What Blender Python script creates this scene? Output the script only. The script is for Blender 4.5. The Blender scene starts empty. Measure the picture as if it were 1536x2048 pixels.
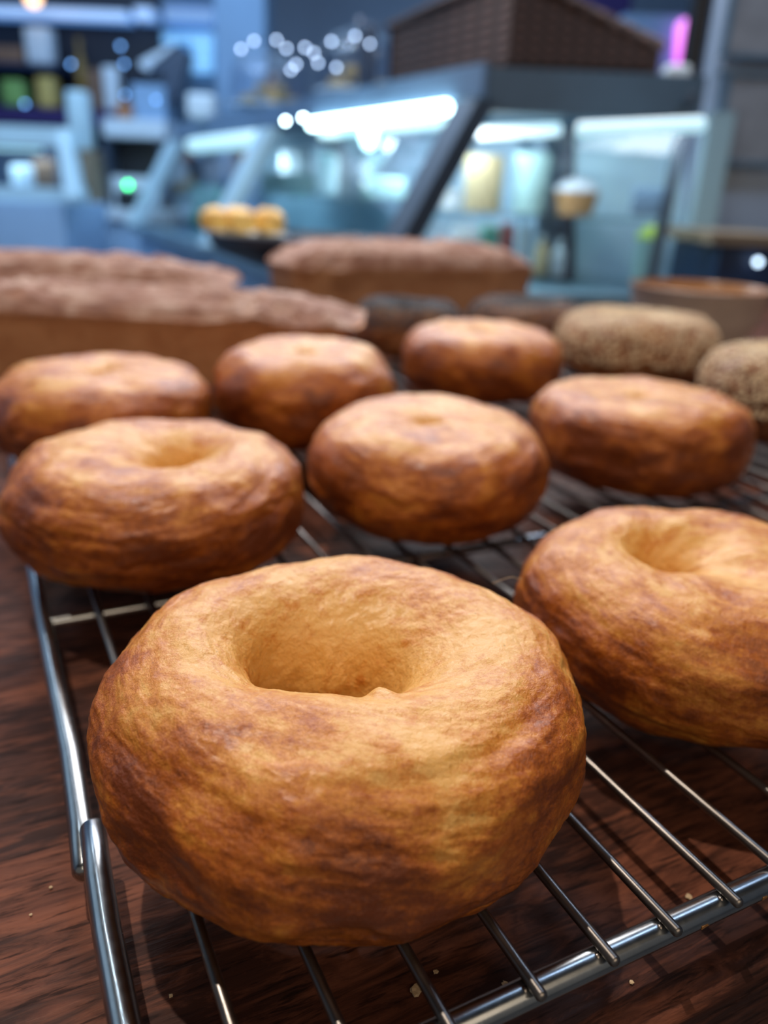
import bpy, bmesh, math, random
import numpy as np
from math import sin, cos, pi, radians
from mathutils import Vector, Matrix

# ------------------------------------------------------------------ camera
sc = bpy.context.scene
COL = sc.collection
F_PX = 1600.0
PITCH, ROLL = radians(21.9), radians(2.5)
CAM = np.array([0.0, 0.0, 0.165])
fw = np.array([0, cos(PITCH), -sin(PITCH)])
r0 = np.array([1.0, 0, 0]); u0 = np.array([0, sin(PITCH), cos(PITCH)])
rt = cos(ROLL) * r0 + sin(ROLL) * u0
up = -sin(ROLL) * r0 + cos(ROLL) * u0
cam = bpy.data.cameras.new('camera')
cam_o = bpy.data.objects.new('camera', cam); COL.objects.link(cam_o)
cam_o.matrix_world = Matrix(((rt[0], up[0], -fw[0], CAM[0]), (rt[1], up[1], -fw[1], CAM[1]),
                             (rt[2], up[2], -fw[2], CAM[2]), (0, 0, 0, 1)))
cam.sensor_fit = 'VERTICAL'; cam.sensor_height = 24.0
cam.lens = 24.0 * F_PX / 2048.0
cam.clip_start = 0.01; cam.clip_end = 60
cam.dof.use_dof = True; cam.dof.focus_distance = 0.176; cam.dof.aperture_fstop = 5.0
sc.camera = cam_o

# ------------------------------------------------------------------ render look
sc.view_settings.view_transform = 'Standard'; sc.view_settings.look = 'None'
sc.view_settings.gamma = 1.0; sc.view_settings.use_curve_mapping = False
sc.view_settings.exposure = 0.0
sc.cycles.use_denoising = True
sc.cycles.use_adaptive_sampling = True; sc.cycles.adaptive_threshold = 0.02
sc.cycles.max_bounces = 7; sc.cycles.diffuse_bounces = 3; sc.cycles.glossy_bounces = 3
sc.cycles.transmission_bounces = 4; sc.cycles.transparent_max_bounces = 10
sc.cycles.sample_clamp_indirect = 4.0; sc.cycles.blur_glossy = 0.5
sc.cycles.caustics_reflective = False; sc.cycles.caustics_refractive = False

# ------------------------------------------------------------------ world + lights
w = bpy.data.worlds.new('world'); sc.world = w; w.use_nodes = True
w.node_tree.nodes['Background'].inputs[0].default_value = (0.92, 0.86, 0.80, 1)
w.node_tree.nodes['Background'].inputs[1].default_value = 0.16

def light(name, kind, loc, target, energy, color, **k):
    l = bpy.data.lights.new(name, kind); l.energy = energy; l.color = color
    for a, v in k.items(): setattr(l, a, v)
    o = bpy.data.objects.new(name, l); COL.objects.link(o); o.location = loc
    if target is not None:
        o.rotation_euler = (Vector(target) - Vector(loc)).to_track_quat('-Z', 'Y').to_euler()
    return o

light('counter_spotlight', 'SPOT', (-0.53, 0.36, 2.05), (0.05, 0.25, 0.0), 98, (1.0, 0.86, 0.72),
      shadow_soft_size=0.018, spot_size=radians(66), spot_blend=0.5)
light('front_fill_light', 'AREA', (0.55, -1.0, 1.15), (0.05, 0.3, 0.03), 8.5, (1.0, 0.78, 0.56),
      shape='RECTANGLE', size=1.5, size_y=1.0)  # unseen warm fill added behind the camera for the bagel fronts
light('left_window_light', 'AREA', (-1.9, 0.9, 0.95), (0.1, 0.4, 0.0), 3.2, (0.58, 0.80, 1.0),
      shape='RECTANGLE', size=1.4, size_y=1.0)
light('back_sheen_light', 'AREA', (0.1, 2.1, 1.45), (0.1, 0.45, 0.0), 24, (1.0, 0.95, 0.92),
      shape='RECTANGLE', size=1.9, size_y=0.7)  # added area light that gives the bagel tops a sheen
light('low_sheen_light', 'AREA', (0.0, 1.75, 0.86), (0.05, 0.4, 0.02), 10, (1.0, 0.95, 0.95), shape='RECTANGLE', size=1.7, size_y=0.3)  # unseen light without a fixture, added for more sheen on the bagels
light('wall_fill_light', 'AREA', (0.95, 0.95, 1.75), (1.0, 2.0, 0.2), 9, (0.55, 0.72, 1.0), shape='RECTANGLE', size=0.8, size_y=0.3)  # added cool fill that brightens the slate wall at the right
light('shop_ceiling_light', 'AREA', (-0.9, 3.6, 1.6), (-0.9, 3.7, 0.0), 42, (0.42, 0.66, 1.0),
      shape='RECTANGLE', size=3.0, size_y=2.6)
light('far_shop_light', 'AREA', (-1.2, 1.9, 1.6), (-1.2, 5.5, 0.4), 26, (0.42, 0.66, 1.0),
      shape='RECTANGLE', size=1.6, size_y=0.6)

# ------------------------------------------------------------------ pixel rays -> world points
def ray(x, y): return fw + rt * (x - 768) / F_PX - up * (y - 1024) / F_PX
def gp(x, y, z):
    d = ray(x, y); return CAM + d * ((z - CAM[2]) / d[2])
def gy(x, y, Y):
    d = ray(x, y); return CAM + d * (Y / d[1])

YAW = radians(-27.0)
W2 = np.array([sin(YAW), cos(YAW), 0]); S2 = np.array([cos(YAW), -sin(YAW), 0])
def sw(s, a, z): return tuple(S2 * s + W2 * a + np.array([0, 0, z]))   # side, along, height

# ------------------------------------------------------------------ object helpers
def tag(o, label=None, cat=None, group=None, kind=None):
    if label: o['label'] = label
    if cat: o['category'] = cat
    if group: o['group'] = group
    if kind: o['kind'] = kind
    return o

def empty(name, loc, label=None, cat=None, group=None, rz=0.0):
    o = bpy.data.objects.new(name, None); COL.objects.link(o); o.location = loc
    o.rotation_euler = (0, 0, rz); o.empty_display_size = 0.02
    return tag(o, label, cat, group)

def link(name, me, mat, parent=None, smooth=False, loc=None):
    if mat is not None: me.materials.append(mat)
    if smooth:
        me.polygons.foreach_set('use_smooth', [True] * len(me.polygons))
    o = bpy.data.objects.new(name, me); COL.objects.link(o)
    if parent is not None:
        o.parent = parent          # vertices are given in world space: undo the parent's placement
        o.matrix_parent_inverse = pmat(parent).inverted()
    if loc is not None: o.location = loc
    return o

def pmat(p):
    m = Matrix.Translation(p.location) @ p.rotation_euler.to_matrix().to_4x4()
    if p.parent is not None: m = pmat(p.parent) @ p.matrix_parent_inverse @ m
    return m

class MB:
    """collects shapes (world space) and links them as one mesh object"""
    def __init__(s): s.bm = bmesh.new()
    def box(s, c, size, rz=0.0, bev=0.0, ax=None):
        b = bmesh.new(); bmesh.ops.create_cube(b, size=1.0)
        bmesh.ops.scale(b, vec=size, verts=b.verts)
        if bev > 0: bmesh.ops.bevel(b, geom=b.edges[:], offset=bev, segments=3, affect='EDGES', profile=0.6)
        M = Matrix.Translation(c) @ (ax if ax is not None else Matrix.Rotation(rz, 4, 'Z'))
        b.transform(M); s.add(b); return s
    def add(s, b):
        me = bpy.data.meshes.new('tmp'); b.to_mesh(me); b.free(); s.bm.from_mesh(me); bpy.data.meshes.remove(me)
    def tube(s, pts, r, n=12, caps=True, round_end=False):
        pts = [Vector(p) for p in pts]
        if round_end:
            d0 = (pts[0] - pts[1]).normalized(); d1 = (pts[-1] - pts[-2]).normalized()
            a = [(pts[0] + d0 * r * 0.6, .45), (pts[0] + d0 * r * 0.4, .8)]
            z = [(pts[-1] + d1 * r * 0.4, .8), (pts[-1] + d1 * r * 0.6, .45)]
            path = a + [(q, 1.0) for q in pts] + z
        else: path = [(q, 1.0) for q in pts]
        rings = []; prev = None
        for i, (q, k) in enumerate(path):
            t = (path[min(i + 1, len(path) - 1)][0] - path[max(i - 1, 0)][0]).normalized()
            if prev is None:
                ref = Vector((0, 0, 1)) if abs(t.z) < .9 else Vector((1, 0, 0))
                u = t.cross(ref).normalized()
            else: u = (prev - t * prev.dot(t)).normalized()
            prev = u; v = t.cross(u)
            rings.append([s.bm.verts.new(q + (u * cos(2 * pi * j / n) + v * sin(2 * pi * j / n)) * r * k) for j in range(n)])
        for a, b in zip(rings, rings[1:]):
            for j in range(n): s.bm.faces.new((a[j], a[(j + 1) % n], b[(j + 1) % n], b[j]))
        if caps: s.bm.faces.new(rings[0][::-1]); s.bm.faces.new(rings[-1])
        return s
    def lathe(s, c, prof, n=40, sx=1.0, sy=1.0):
        """prof: list of (r, z); r = 0 closes"""
        rings = []
        for r, z in prof:
            if r < 1e-6: rings.append([s.bm.verts.new((c[0], c[1], c[2] + z))])
            else: rings.append([s.bm.verts.new((c[0] + sx * r * cos(2 * pi * j / n), c[1] + sy * r * sin(2 * pi * j / n), c[2] + z)) for j in range(n)])
        for a, b in zip(rings, rings[1:]):
            for j in range(n):
                k = (j + 1) % n
                if len(a) == 1 and len(b) == 1: continue
                if len(a) == 1: s.bm.faces.new((a[0], b[k], b[j]))
                elif len(b) == 1: s.bm.faces.new((a[j], a[k], b[0]))
                else: s.bm.faces.new((a[j], a[k], b[k], b[j]))
        return s
    def prism(s, poly, d):
        """closed polygon (world points) extruded by vector d"""
        a = [s.bm.verts.new(p) for p in poly]; b = [s.bm.verts.new(Vector(p) + Vector(d)) for p in poly]
        n = len(a); s.bm.faces.new(a[::-1]); s.bm.faces.new(b)
        for j in range(n): s.bm.faces.new((a[j], a[(j + 1) % n], b[(j + 1) % n], b[j]))
        return s
    def build(s, name, mat, parent=None, smooth=False, angle=None):
        bmesh.ops.recalc_face_normals(s.bm, faces=s.bm.faces[:])
        me = bpy.data.meshes.new(name); s.bm.to_mesh(me); s.bm.free()
        o = link(name, me, mat, parent)
        if smooth:
            me.polygons.foreach_set('use_smooth', [True] * len(me.polygons))
            try: me.set_sharp_from_angle(angle=radians(40))
            except Exception: pass
        return o

def up_frame(x0, y0, x1, y1, Y):
    """centre, width, height of an upright box front that fills a rectangle of the view at distance Y"""
    cx, cy = (x0 + x1) / 2, (y0 + y1) / 2
    a, b = gy(x0, cy, Y), gy(x1, cy, Y); t, u = gy(cx, y0, Y), gy(cx, y1, Y)
    return (a[0] + b[0]) / 2, b[0] - a[0], u[2], t[2]

def pbox(mb, x0, y0, x1, y1, Y, dep, bev=0.0):
    cx, wd, z0, z1 = up_frame(x0, y0, x1, y1, Y)
    mb.box((cx, Y + dep / 2, (z0 + z1) / 2), (wd, dep, z1 - z0), bev=bev); return mb

# ------------------------------------------------------------------ materials
def newmat(name):
    m = bpy.data.materials.new(name); m.use_nodes = True
    nt = m.node_tree; b = nt.nodes['Principled BSDF']; return m, nt, b
def N(nt, t, **k):
    n = nt.nodes.new(t)
    for a, v in k.items(): setattr(n, a, v)
    return n
def sock(n, name, typ=None):
    for i in n.inputs:
        if i.name == name and i.enabled: return i
    return n.inputs[name]
def math_(nt, op, a, b=None, clamp=False):
    n = N(nt, 'ShaderNodeMath', operation=op, use_clamp=clamp)
    for i, v in enumerate((a, b)):
        if v is None: continue
        if isinstance(v, (int, float)): n.inputs[i].default_value = v
        else: nt.links.new(v, n.inputs[i])
    return n.outputs[0]
def ramp(nt, fac, stops):
    r = N(nt, 'ShaderNodeValToRGB'); e = r.color_ramp.elements
    while len(e) < len(stops): e.new(0.5)
    for i, (p, c) in enumerate(stops):
        e[i].position = p; e[i].color = (c[0], c[1], c[2], 1) if not isinstance(c, float) else (c, c, c, 1)
    nt.links.new(fac, r.inputs[0]); return r.outputs[0]
def mixc(nt, fac, a, b, mode='MIX'):
    m = N(nt, 'ShaderNodeMix', data_type='RGBA', blend_type=mode)
    for s_, v in ((m.inputs[0], fac), (m.inputs[6], a), (m.inputs[7], b)):
        if isinstance(v, (int, float)): s_.default_value = v
        elif isinstance(v, tuple): s_.default_value = (v[0], v[1], v[2], 1)
        else: nt.links.new(v, s_)
    return m.outputs[2]
def srgb(r, g, b):
    f = lambda c: (c / 255 / 12.92) if c / 255 <= .04045 else ((c / 255 + .055) / 1.055) ** 2.4
    return (f(r), f(g), f(b))
def noise(nt, vec, scale, detail=4, rough=.55, dim='3D', w_=None, dist=0.0):
    n = N(nt, 'ShaderNodeTexNoise', noise_dimensions=dim)
    n.inputs['Scale'].default_value = scale; n.inputs['Detail'].default_value = detail
    n.inputs['Roughness'].default_value = rough; n.inputs['Distortion'].default_value = dist
    if vec is not None: nt.links.new(vec, n.inputs['Vector'])
    if w_ is not None: nt.links.new(w_, n.inputs['W'])
    return n.outputs[0]
def scalev(nt, vec, s3):
    m = N(nt, 'ShaderNodeMapping'); m.inputs['Scale'].default_value = s3
    nt.links.new(vec, m.inputs['Vector']); return m.outputs[0]
def bump(nt, h, strength, dist, prev=None):
    b = N(nt, 'ShaderNodeBump'); b.inputs['Strength'].default_value = strength; b.inputs['Distance'].default_value = dist
    nt.links.new(h, b.inputs['Height'])
    if prev is not None: nt.links.new(prev, b.inputs['Normal'])
    return b.outputs[0]

def plain(name, col, rough=.5, metal=0.0, var=.12, scale=30.0, spec=.5, bmp=0.0, trans=0.0, sheen=0.0):
    m, nt, b = newmat(name)
    tc = N(nt, 'ShaderNodeTexCoord').outputs['Object']
    n = noise(nt, tc, scale, 4)
    lo = tuple(c * (1 - var) for c in col); hi = tuple(min(1, c * (1 + var)) for c in col)
    nt.links.new(ramp(nt, n, [(.3, lo), (.7, hi)]), b.inputs['Base Color'])
    b.inputs['Roughness'].default_value = rough; b.inputs['Metallic'].default_value = metal
    b.inputs['Specular IOR Level'].default_value = spec
    b.inputs['Transmission Weight'].default_value = trans
    if bmp: nt.links.new(bump(nt, n, .5, bmp), b.inputs['Normal'])
    return m
def emit(name, col, strength, base=(.8, .8, .8)):
    m, nt, b = newmat(name)
    b.inputs['Base Color'].default_value = (*base, 1)
    b.inputs['Emission Color'].default_value = (*col, 1); b.inputs['Emission Strength'].default_value = strength
    return m
def pane(name, tint=(.85, .95, 1.0), gloss=.10, rough=.03):
    m, nt, b = newmat(name); nt.nodes.remove(b); out = nt.nodes['Material Output']
    t = N(nt, 'ShaderNodeBsdfTransparent'); t.inputs[0].default_value = (*tint, 1)
    g = N(nt, 'ShaderNodeBsdfGlossy'); g.inputs['Roughness'].default_value = rough
    lw = N(nt, 'ShaderNodeLayerWeight'); lw.inputs[0].default_value = .5
    f = math_(nt, 'ADD', math_(nt, 'MULTIPLY', math_(nt, 'POWER', lw.outputs['Facing'], 5.0), .7), gloss, True)
    mx = N(nt, 'ShaderNodeMixShader'); nt.links.new(f, mx.inputs[0]); nt.links.new(t.outputs[0], mx.inputs[1]); nt.links.new(g.outputs[0], mx.inputs[2])
    nt.links.new(mx.outputs[0], out.inputs[0]); return m

def crust(name, pale, gold, brown, dark, shift=0.0, seed=0.0, gloss=.40, streak=1.0):
    m, nt, b = newmat(name)
    A = N(nt, 'ShaderNodeAttribute', attribute_name='ring'); Wn = N(nt, 'ShaderNodeAttribute', attribute_name='ringw')
    Bk = N(nt, 'ShaderNodeAttribute', attribute_name='bake').outputs['Fac']
    vs = N(nt, 'ShaderNodeVectorMath', operation='ADD'); nt.links.new(A.outputs['Vector'], vs.inputs[0]); vs.inputs[1].default_value = (seed, seed * .7, seed * .3)
    tc = N(nt, 'ShaderNodeTexCoord').outputs['Object']
    st = noise(nt, vs.outputs[0], 1.9, 7, .62, '4D', Wn.outputs['Fac'], .25)      # streaks running round the ring
    bl = noise(nt, tc, 42, 5, .6, dist=.4)                                        # bake blotches
    fi = noise(nt, tc, 420, 4, .65)
    ff = noise(nt, tc, 1500, 3, .6)
    st2 = noise(nt, vs.outputs[0], 7.0, 5, .6, '4D', Wn.outputs['Fac'], .3)
    f = math_(nt, 'ADD', math_(nt, 'MULTIPLY', st, 1.25 * streak), math_(nt, 'MULTIPLY', bl, 1.15))
    f = math_(nt, 'ADD', f, math_(nt, 'ADD', math_(nt, 'ADD', math_(nt, 'MULTIPLY', fi, .55), math_(nt, 'MULTIPLY', ff, .40)), math_(nt, 'MULTIPLY', st2, .70)))
    f = math_(nt, 'ADD', math_(nt, 'SUBTRACT', f, .75 + .275 + .41 + .625 * streak), Bk)
    f = math_(nt, 'ADD', f, .5 + shift, True)
    c = ramp(nt, f, [(.18, pale), (.42, gold), (.66, brown), (.92, dark)])
    # tiny dark specks and blister freckles
    sp = noise(nt, tc, 900, 2, .5)
    c = mixc(nt, ramp(nt, sp, [(.73, 0.0), (.79, .55)]), c, tuple(x * .45 for x in dark))
    nt.links.new(c, b.inputs['Base Color'])
    nt.links.new(math_(nt, 'ADD', math_(nt, 'MULTIPLY', fi, .25), gloss - .12), b.inputs['Roughness'])
    b.inputs['Specular IOR Level'].default_value = .5
    b.inputs['Subsurface Weight'].default_value = .12
    b.inputs['Subsurface Radius'].default_value = (1.0, .45, .18); b.inputs['Subsurface Scale'].default_value = .003
    b.inputs['Coat Weight'].default_value = .22; b.inputs['Coat Roughness'].default_value = .30
    h1 = bump(nt, noise(nt, tc, 210, 4, .6, dist=.8), .6, .0007, bump(nt, st2, .6, .0005))
    h2 = bump(nt, noise(nt, tc, 800, 4, .7, dist=.3), 1.0, .00050, h1)
    nt.links.new(h2, b.inputs['Normal'])
    return m

CR_P, CR_G, CR_B, CR_D = (.80, .43, .11), (.66, .25, .030), (.44, .112, .008), (.19, .040, .005)
M = {}
M['crust_a'] = crust('crust golden', CR_P, CR_G, CR_B, CR_D, 0.0, 0.0)
M['crust_b'] = crust('crust amber', CR_P, CR_G, CR_B, CR_D, .06, 3.1)
M['crust_c'] = crust('crust tan', CR_P, CR_G, CR_B, CR_D, .03, 7.7)
M['crust_d'] = crust('crust deep', CR_P, CR_G, CR_B, CR_D, .07, 5.3)
M['crust_seed'] = crust('crust under seeds', (.50, .28, .12), (.42, .19, .07), (.30, .11, .035), (.16, .05, .02), .05, 9.0, .6)
M['sesame'] = plain('sesame', (.92, .67, .44), .55, var=.25, scale=500)
M['poppy'] = plain('poppy', (.035, .045, .065), .5, var=.3, scale=500)

def steel(name, col=(.42, .45, .47), rough=.24):
    m, nt, b = newmat(name); tc = N(nt, 'ShaderNodeTexCoord').outputs['Object']
    b.inputs['Metallic'].default_value = 1.0
    n = noise(nt, tc, 60, 5, .6)
    nt.links.new(ramp(nt, n, [(.35, tuple(c * .8 for c in col)), (.65, col)]), b.inputs['Base Color'])
    n2 = noise(nt, tc, 420, 3, .6)
    nt.links.new(ramp(nt, n2, [(.35, rough * .92), (.75, rough * 1.15)]), b.inputs['Roughness'])
    return m
M['steel'] = steel('rack steel')
M['wire'] = steel('wire steel', (.26, .24, .225), .34)
M['stain'] = plain('baked-on grease', srgb(150, 105, 50), .4, var=.4, scale=900)

# dark oiled oak counter: grain along local x
def wood():
    m, nt, b = newmat('dark oak'); tc = N(nt, 'ShaderNodeTexCoord').outputs['Object']
    g0 = noise(nt, scalev(nt, tc, (3, 60, 60)), 1.0, 6, .6, dist=.6)
    g1 = noise(nt, scalev(nt, tc, (60, 560, 560)), 1.0, 5, .65, dist=.3)          # fine pores
    g2 = noise(nt, scalev(nt, tc, (28, 170, 170)), 1.0, 6, .68, dist=1.2)         # broader dark streaks
    cl_ = noise(nt, scalev(nt, tc, (13, 34, 34)), 1.0, 3, .5, dist=1.5)           # where streaks cluster
    base = ramp(nt, g0, [(.3, (.085, .031, .019)), (.5, (.165, .058, .034)), (.72, (.265, .094, .052))])
    k = math_(nt, 'ADD', g2, math_(nt, 'MULTIPLY', cl_, .55))
    c = mixc(nt, ramp(nt, k, [(.62, 0.0), (.86, .8)]), base, (.011, .007, .0075))
    c = mixc(nt, ramp(nt, g1, [(.36, .75), (.46, 0.0)]), c, (.007, .004, .004))
    nt.links.new(c, b.inputs['Base Color'])
    nt.links.new(ramp(nt, g1, [(.3, .62), (.6, .36)]), b.inputs['Roughness'])
    b.inputs['Specular IOR Level'].default_value = .10
    nt.links.new(bump(nt, g1, .7, .00035, bump(nt, g0, .4, .0006)), b.inputs['Normal'])
    return m
M['wood'] = wood()

def loafmat(name, seed=0.0, k=1.0):
    m, nt, b = newmat(name); tc = N(nt, 'ShaderNodeTexCoord').outputs['Object']
    top = N(nt, 'ShaderNodeAttribute', attribute_name='bake').outputs['Fac']
    v = N(nt, 'ShaderNodeVectorMath', operation='ADD'); nt.links.new(tc, v.inputs[0]); v.inputs[1].default_value = (seed,) * 3
    a = noise(nt, v.outputs[0], 40, 6, .65, dist=.5); f = noise(nt, v.outputs[0], 260, 4, .7)
    side = ramp(nt, a, [(.3, (.62 * k, .26 * k, .11 * k)), (.7, (.88 * k, .47 * k, .24 * k))])
    tp = ramp(nt, a, [(.30, (.17, .070, .045)), (.46, (.32, .155, .105)), (.64, (.54, .37, .30))])
    c = mixc(nt, top, side, tp)
    nt.links.new(c, b.inputs['Base Color']); b.inputs['Roughness'].default_value = .75
    nt.links.new(bump(nt, f, .8, .002, bump(nt, a, .8, .004)), b.inputs['Normal'])
    return m
M['loaf'] = loafmat('loaf crust'); M['loaf2'] = loafmat('loaf crust dark', 4.0, .6)

M['bowl_out'] = plain('stoneware', (.60, .53, .48), .45, var=.1, scale=60)
M['bowl_in'] = plain('brown glaze', (.33, .15, .05), .30, var=.2, scale=40)
M['grey_metal'] = plain('slate powder coat', (.075, .145, .215), .45, var=.1, scale=10)
M['post_metal'] = plain('grey aluminium', (.075, .105, .145), .4, metal=.3, var=.1, scale=10)
M['pale_metal'] = plain('pale aluminium', (.60, .82, .90), .35, var=.06, scale=10)
M['deck'] = plain('grey deck', (.16, .25, .38), .35, var=.1, scale=10)
M['case_in'] = plain('case lining steel', (.17, .27, .36), .5, var=.25, scale=6)
M['case_floor'] = plain('case floor', (.22, .34, .42), .4, var=.2, scale=8)
M['blue_panel'] = plain('pale blue panel', (.52, .78, 1.0), .55, var=.15, scale=7)
M['glass'] = pane('case glass', (.93, .97, .98), .05)
M['shelf_glass'] = pane('glass shelf', (.84, .93, .94), .12, .06)
M['dome_glass'] = pane('dome glass', (.93, .95, .99), .10, .04)
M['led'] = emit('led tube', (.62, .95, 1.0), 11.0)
M['led_dim'] = emit('led tube dim', (.42, .78, .92), 1.0)
M['led_pt'] = emit('led point', (.7, .95, 1.0), 30)
M['white'] = plain('white plastic', (.62, .70, .78), .5, var=.05)
M['white_cup'] = plain('white paper', (.36, .58, .58), .5, var=.05)
M['kraft'] = plain('kraft paper', (.40, .33, .19), .6, var=.12, scale=20)
M['kraft_d'] = plain('brown kraft', (.50, .28, .12), .6, var=.12, scale=20)
M['green'] = plain('green label', (.22, .42, .12), .5)
M['teal'] = plain('teal box', (.08, .35, .28), .5)
M['yellow'] = plain('yellow plastic', (.60, .45, .14), .45)
M['lime'] = plain('lime lid', (.60, .80, .10), .45)
M['amber'] = plain('amber bottle', (.26, .16, .03), .3)
M['brown'] = plain('brown card', (.20, .11, .07), .6)
M['orange'] = plain('orange card', (.42, .17, .07), .6)
M['red'] = plain('red card', (.40, .08, .07), .6)
M['pastry'] = plain('pastry', (.95, .55, .15), .5, var=.25, scale=60, bmp=.004)
M['pastry_d'] = plain('baked pastry', (.42, .28, .10), .5, var=.3, scale=60, bmp=.004)
M['dark_plate'] = plain('dark stand', (.010, .020, .045), .35, var=.1)
M['china'] = plain('white china', (.75, .85, .9), .3, var=.04)
M['navy'] = plain('navy panel', (.003, .009, .024), .55, var=.2, scale=5)
M['trim'] = plain('grey green trim', (.26, .40, .46), .5, var=.06, scale=4)
M['walnut'] = plain('dark stained wood', (.022, .010, .007), .6, var=.3, scale=12)
M['navy2'] = plain('blue cabinet', (.010, .035, .10), .5, var=.15, scale=5)
M['wall'] = plain('grey blue wall', (.34, .44, .58), .75, var=.05, scale=3)
M['wall_r'] = plain('slate wall', (.36, .43, .53), .75, var=.05, scale=3)
M['steelblue'] = plain('steel blue column', (.26, .42, .62), .6, var=.06, scale=4)
M['floor'] = plain('grey floor tiles', (.16, .17, .19), .5, var=.12, scale=4)
M['ceil'] = plain('dark ceiling', (.05, .06, .08), .8, var=.1, scale=4)
M['black'] = plain('black plastic', (.008, .010, .014), .4)
M['dgrey'] = plain('dark grey steel', (.045, .070, .115), .4, var=.1)
M['blue_front'] = plain('pale blue front', (.40, .58, .80), .45, var=.08, scale=4)
M['slab'] = plain('pale stone slab', (.72, .82, .90), .3, var=.08)
M['purple'] = plain('purple cloth', (.035, .02, .12), .8)
M['poster'] = plain('framed notice', (.22, .24, .27), .6, var=.18, scale=22)
M['oakstrip'] = plain('pale wood strip', (.28, .22, .15), .5, var=.15, scale=20)
M['reflection_cone'] = plain('yellow reflection cone', (.16, .20, .075), .7)

# wicker: basket weave by two wave textures
def wicker(name, c1, c2):
    m, nt, b = newmat(name); tc = N(nt, 'ShaderNodeTexCoord').outputs['Object']
    w1 = N(nt, 'ShaderNodeTexWave', bands_direction='Z'); nt.links.new(tc, w1.inputs[0]); w1.inputs['Scale'].default_value = 18
    w2 = N(nt, 'ShaderNodeTexWave', bands_direction='X'); nt.links.new(tc, w2.inputs[0]); w2.inputs['Scale'].default_value = 11
    f = math_(nt, 'MULTIPLY', w1.outputs['Fac'], w2.outputs['Fac'])
    nt.links.new(ramp(nt, f, [(.1, c1), (.7, c2)]), b.inputs['Base Color']); b.inputs['Roughness'].default_value = .7
    nt.links.new(bump(nt, f, .7, .004), b.inputs['Normal']); return m
M['wicker'] = wicker('brown wicker', (.045, .024, .019), (.125, .062, .046))

# ------------------------------------------------------------------ vectorised noise
_rng = np.random.RandomState(5)
_perm = np.concatenate([_rng.permutation(256)] * 3)
_grad = _rng.normal(size=(256, 3)); _grad /= np.linalg.norm(_grad, axis=1)[:, None]
def perlin(P):
    Pi = np.floor(P).astype(int); f = P - Pi; Pi &= 255
    u = f * f * f * (f * (f * 6 - 15) + 10); r = 0
    for dx in (0, 1):
        for dy in (0, 1):
            for dz in (0, 1):
                g = _grad[_perm[_perm[_perm[Pi[..., 0] + dx] + Pi[..., 1] + dy] + Pi[..., 2] + dz]]
                d = f - np.array([dx, dy, dz])
                wgt = (u[..., 0] if dx else 1 - u[..., 0]) * (u[..., 1] if dy else 1 - u[..., 1]) * (u[..., 2] if dz else 1 - u[..., 2])
                r = r + wgt * (g * d).sum(-1)
    return r
def fbm(P, oct=4, gain=.5):
    r = 0; a = 1.0
    for i in range(oct): r = r + a * perlin(P * 2 ** i + 17.3 * i); a *= gain
    return r

def grid_mesh(name, V, nu, nv, attrs, close_v=True):
    idx = np.arange(nu * nv).reshape(nu, nv)
    a = idx; b = np.roll(idx, -1, 0); c = np.roll(b, -1, 1); d = np.roll(idx, -1, 1)
    F = np.stack([a, b, c, d], -1).reshape(-1, 4)
    me = bpy.data.meshes.new(name)
    me.vertices.add(len(V)); me.vertices.foreach_set('co', V.astype(np.float32).ravel())
    me.loops.add(F.size); me.loops.foreach_set('vertex_index', F.ravel().astype(np.int32))
    me.polygons.add(len(F)); me.polygons.foreach_set('loop_start', np.arange(0, F.size, 4, dtype=np.int32))
    me.update(calc_edges=True); me.validate()
    me.polygons.foreach_set('use_smooth', np.ones(len(F), bool))
    for nm, (ty, arr) in attrs.items():
        at = me.attributes.new(nm, ty, 'POINT')
        at.data.foreach_set('vector' if ty == 'FLOAT_VECTOR' else 'value', arr.astype(np.float32).ravel())
    return me

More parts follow.
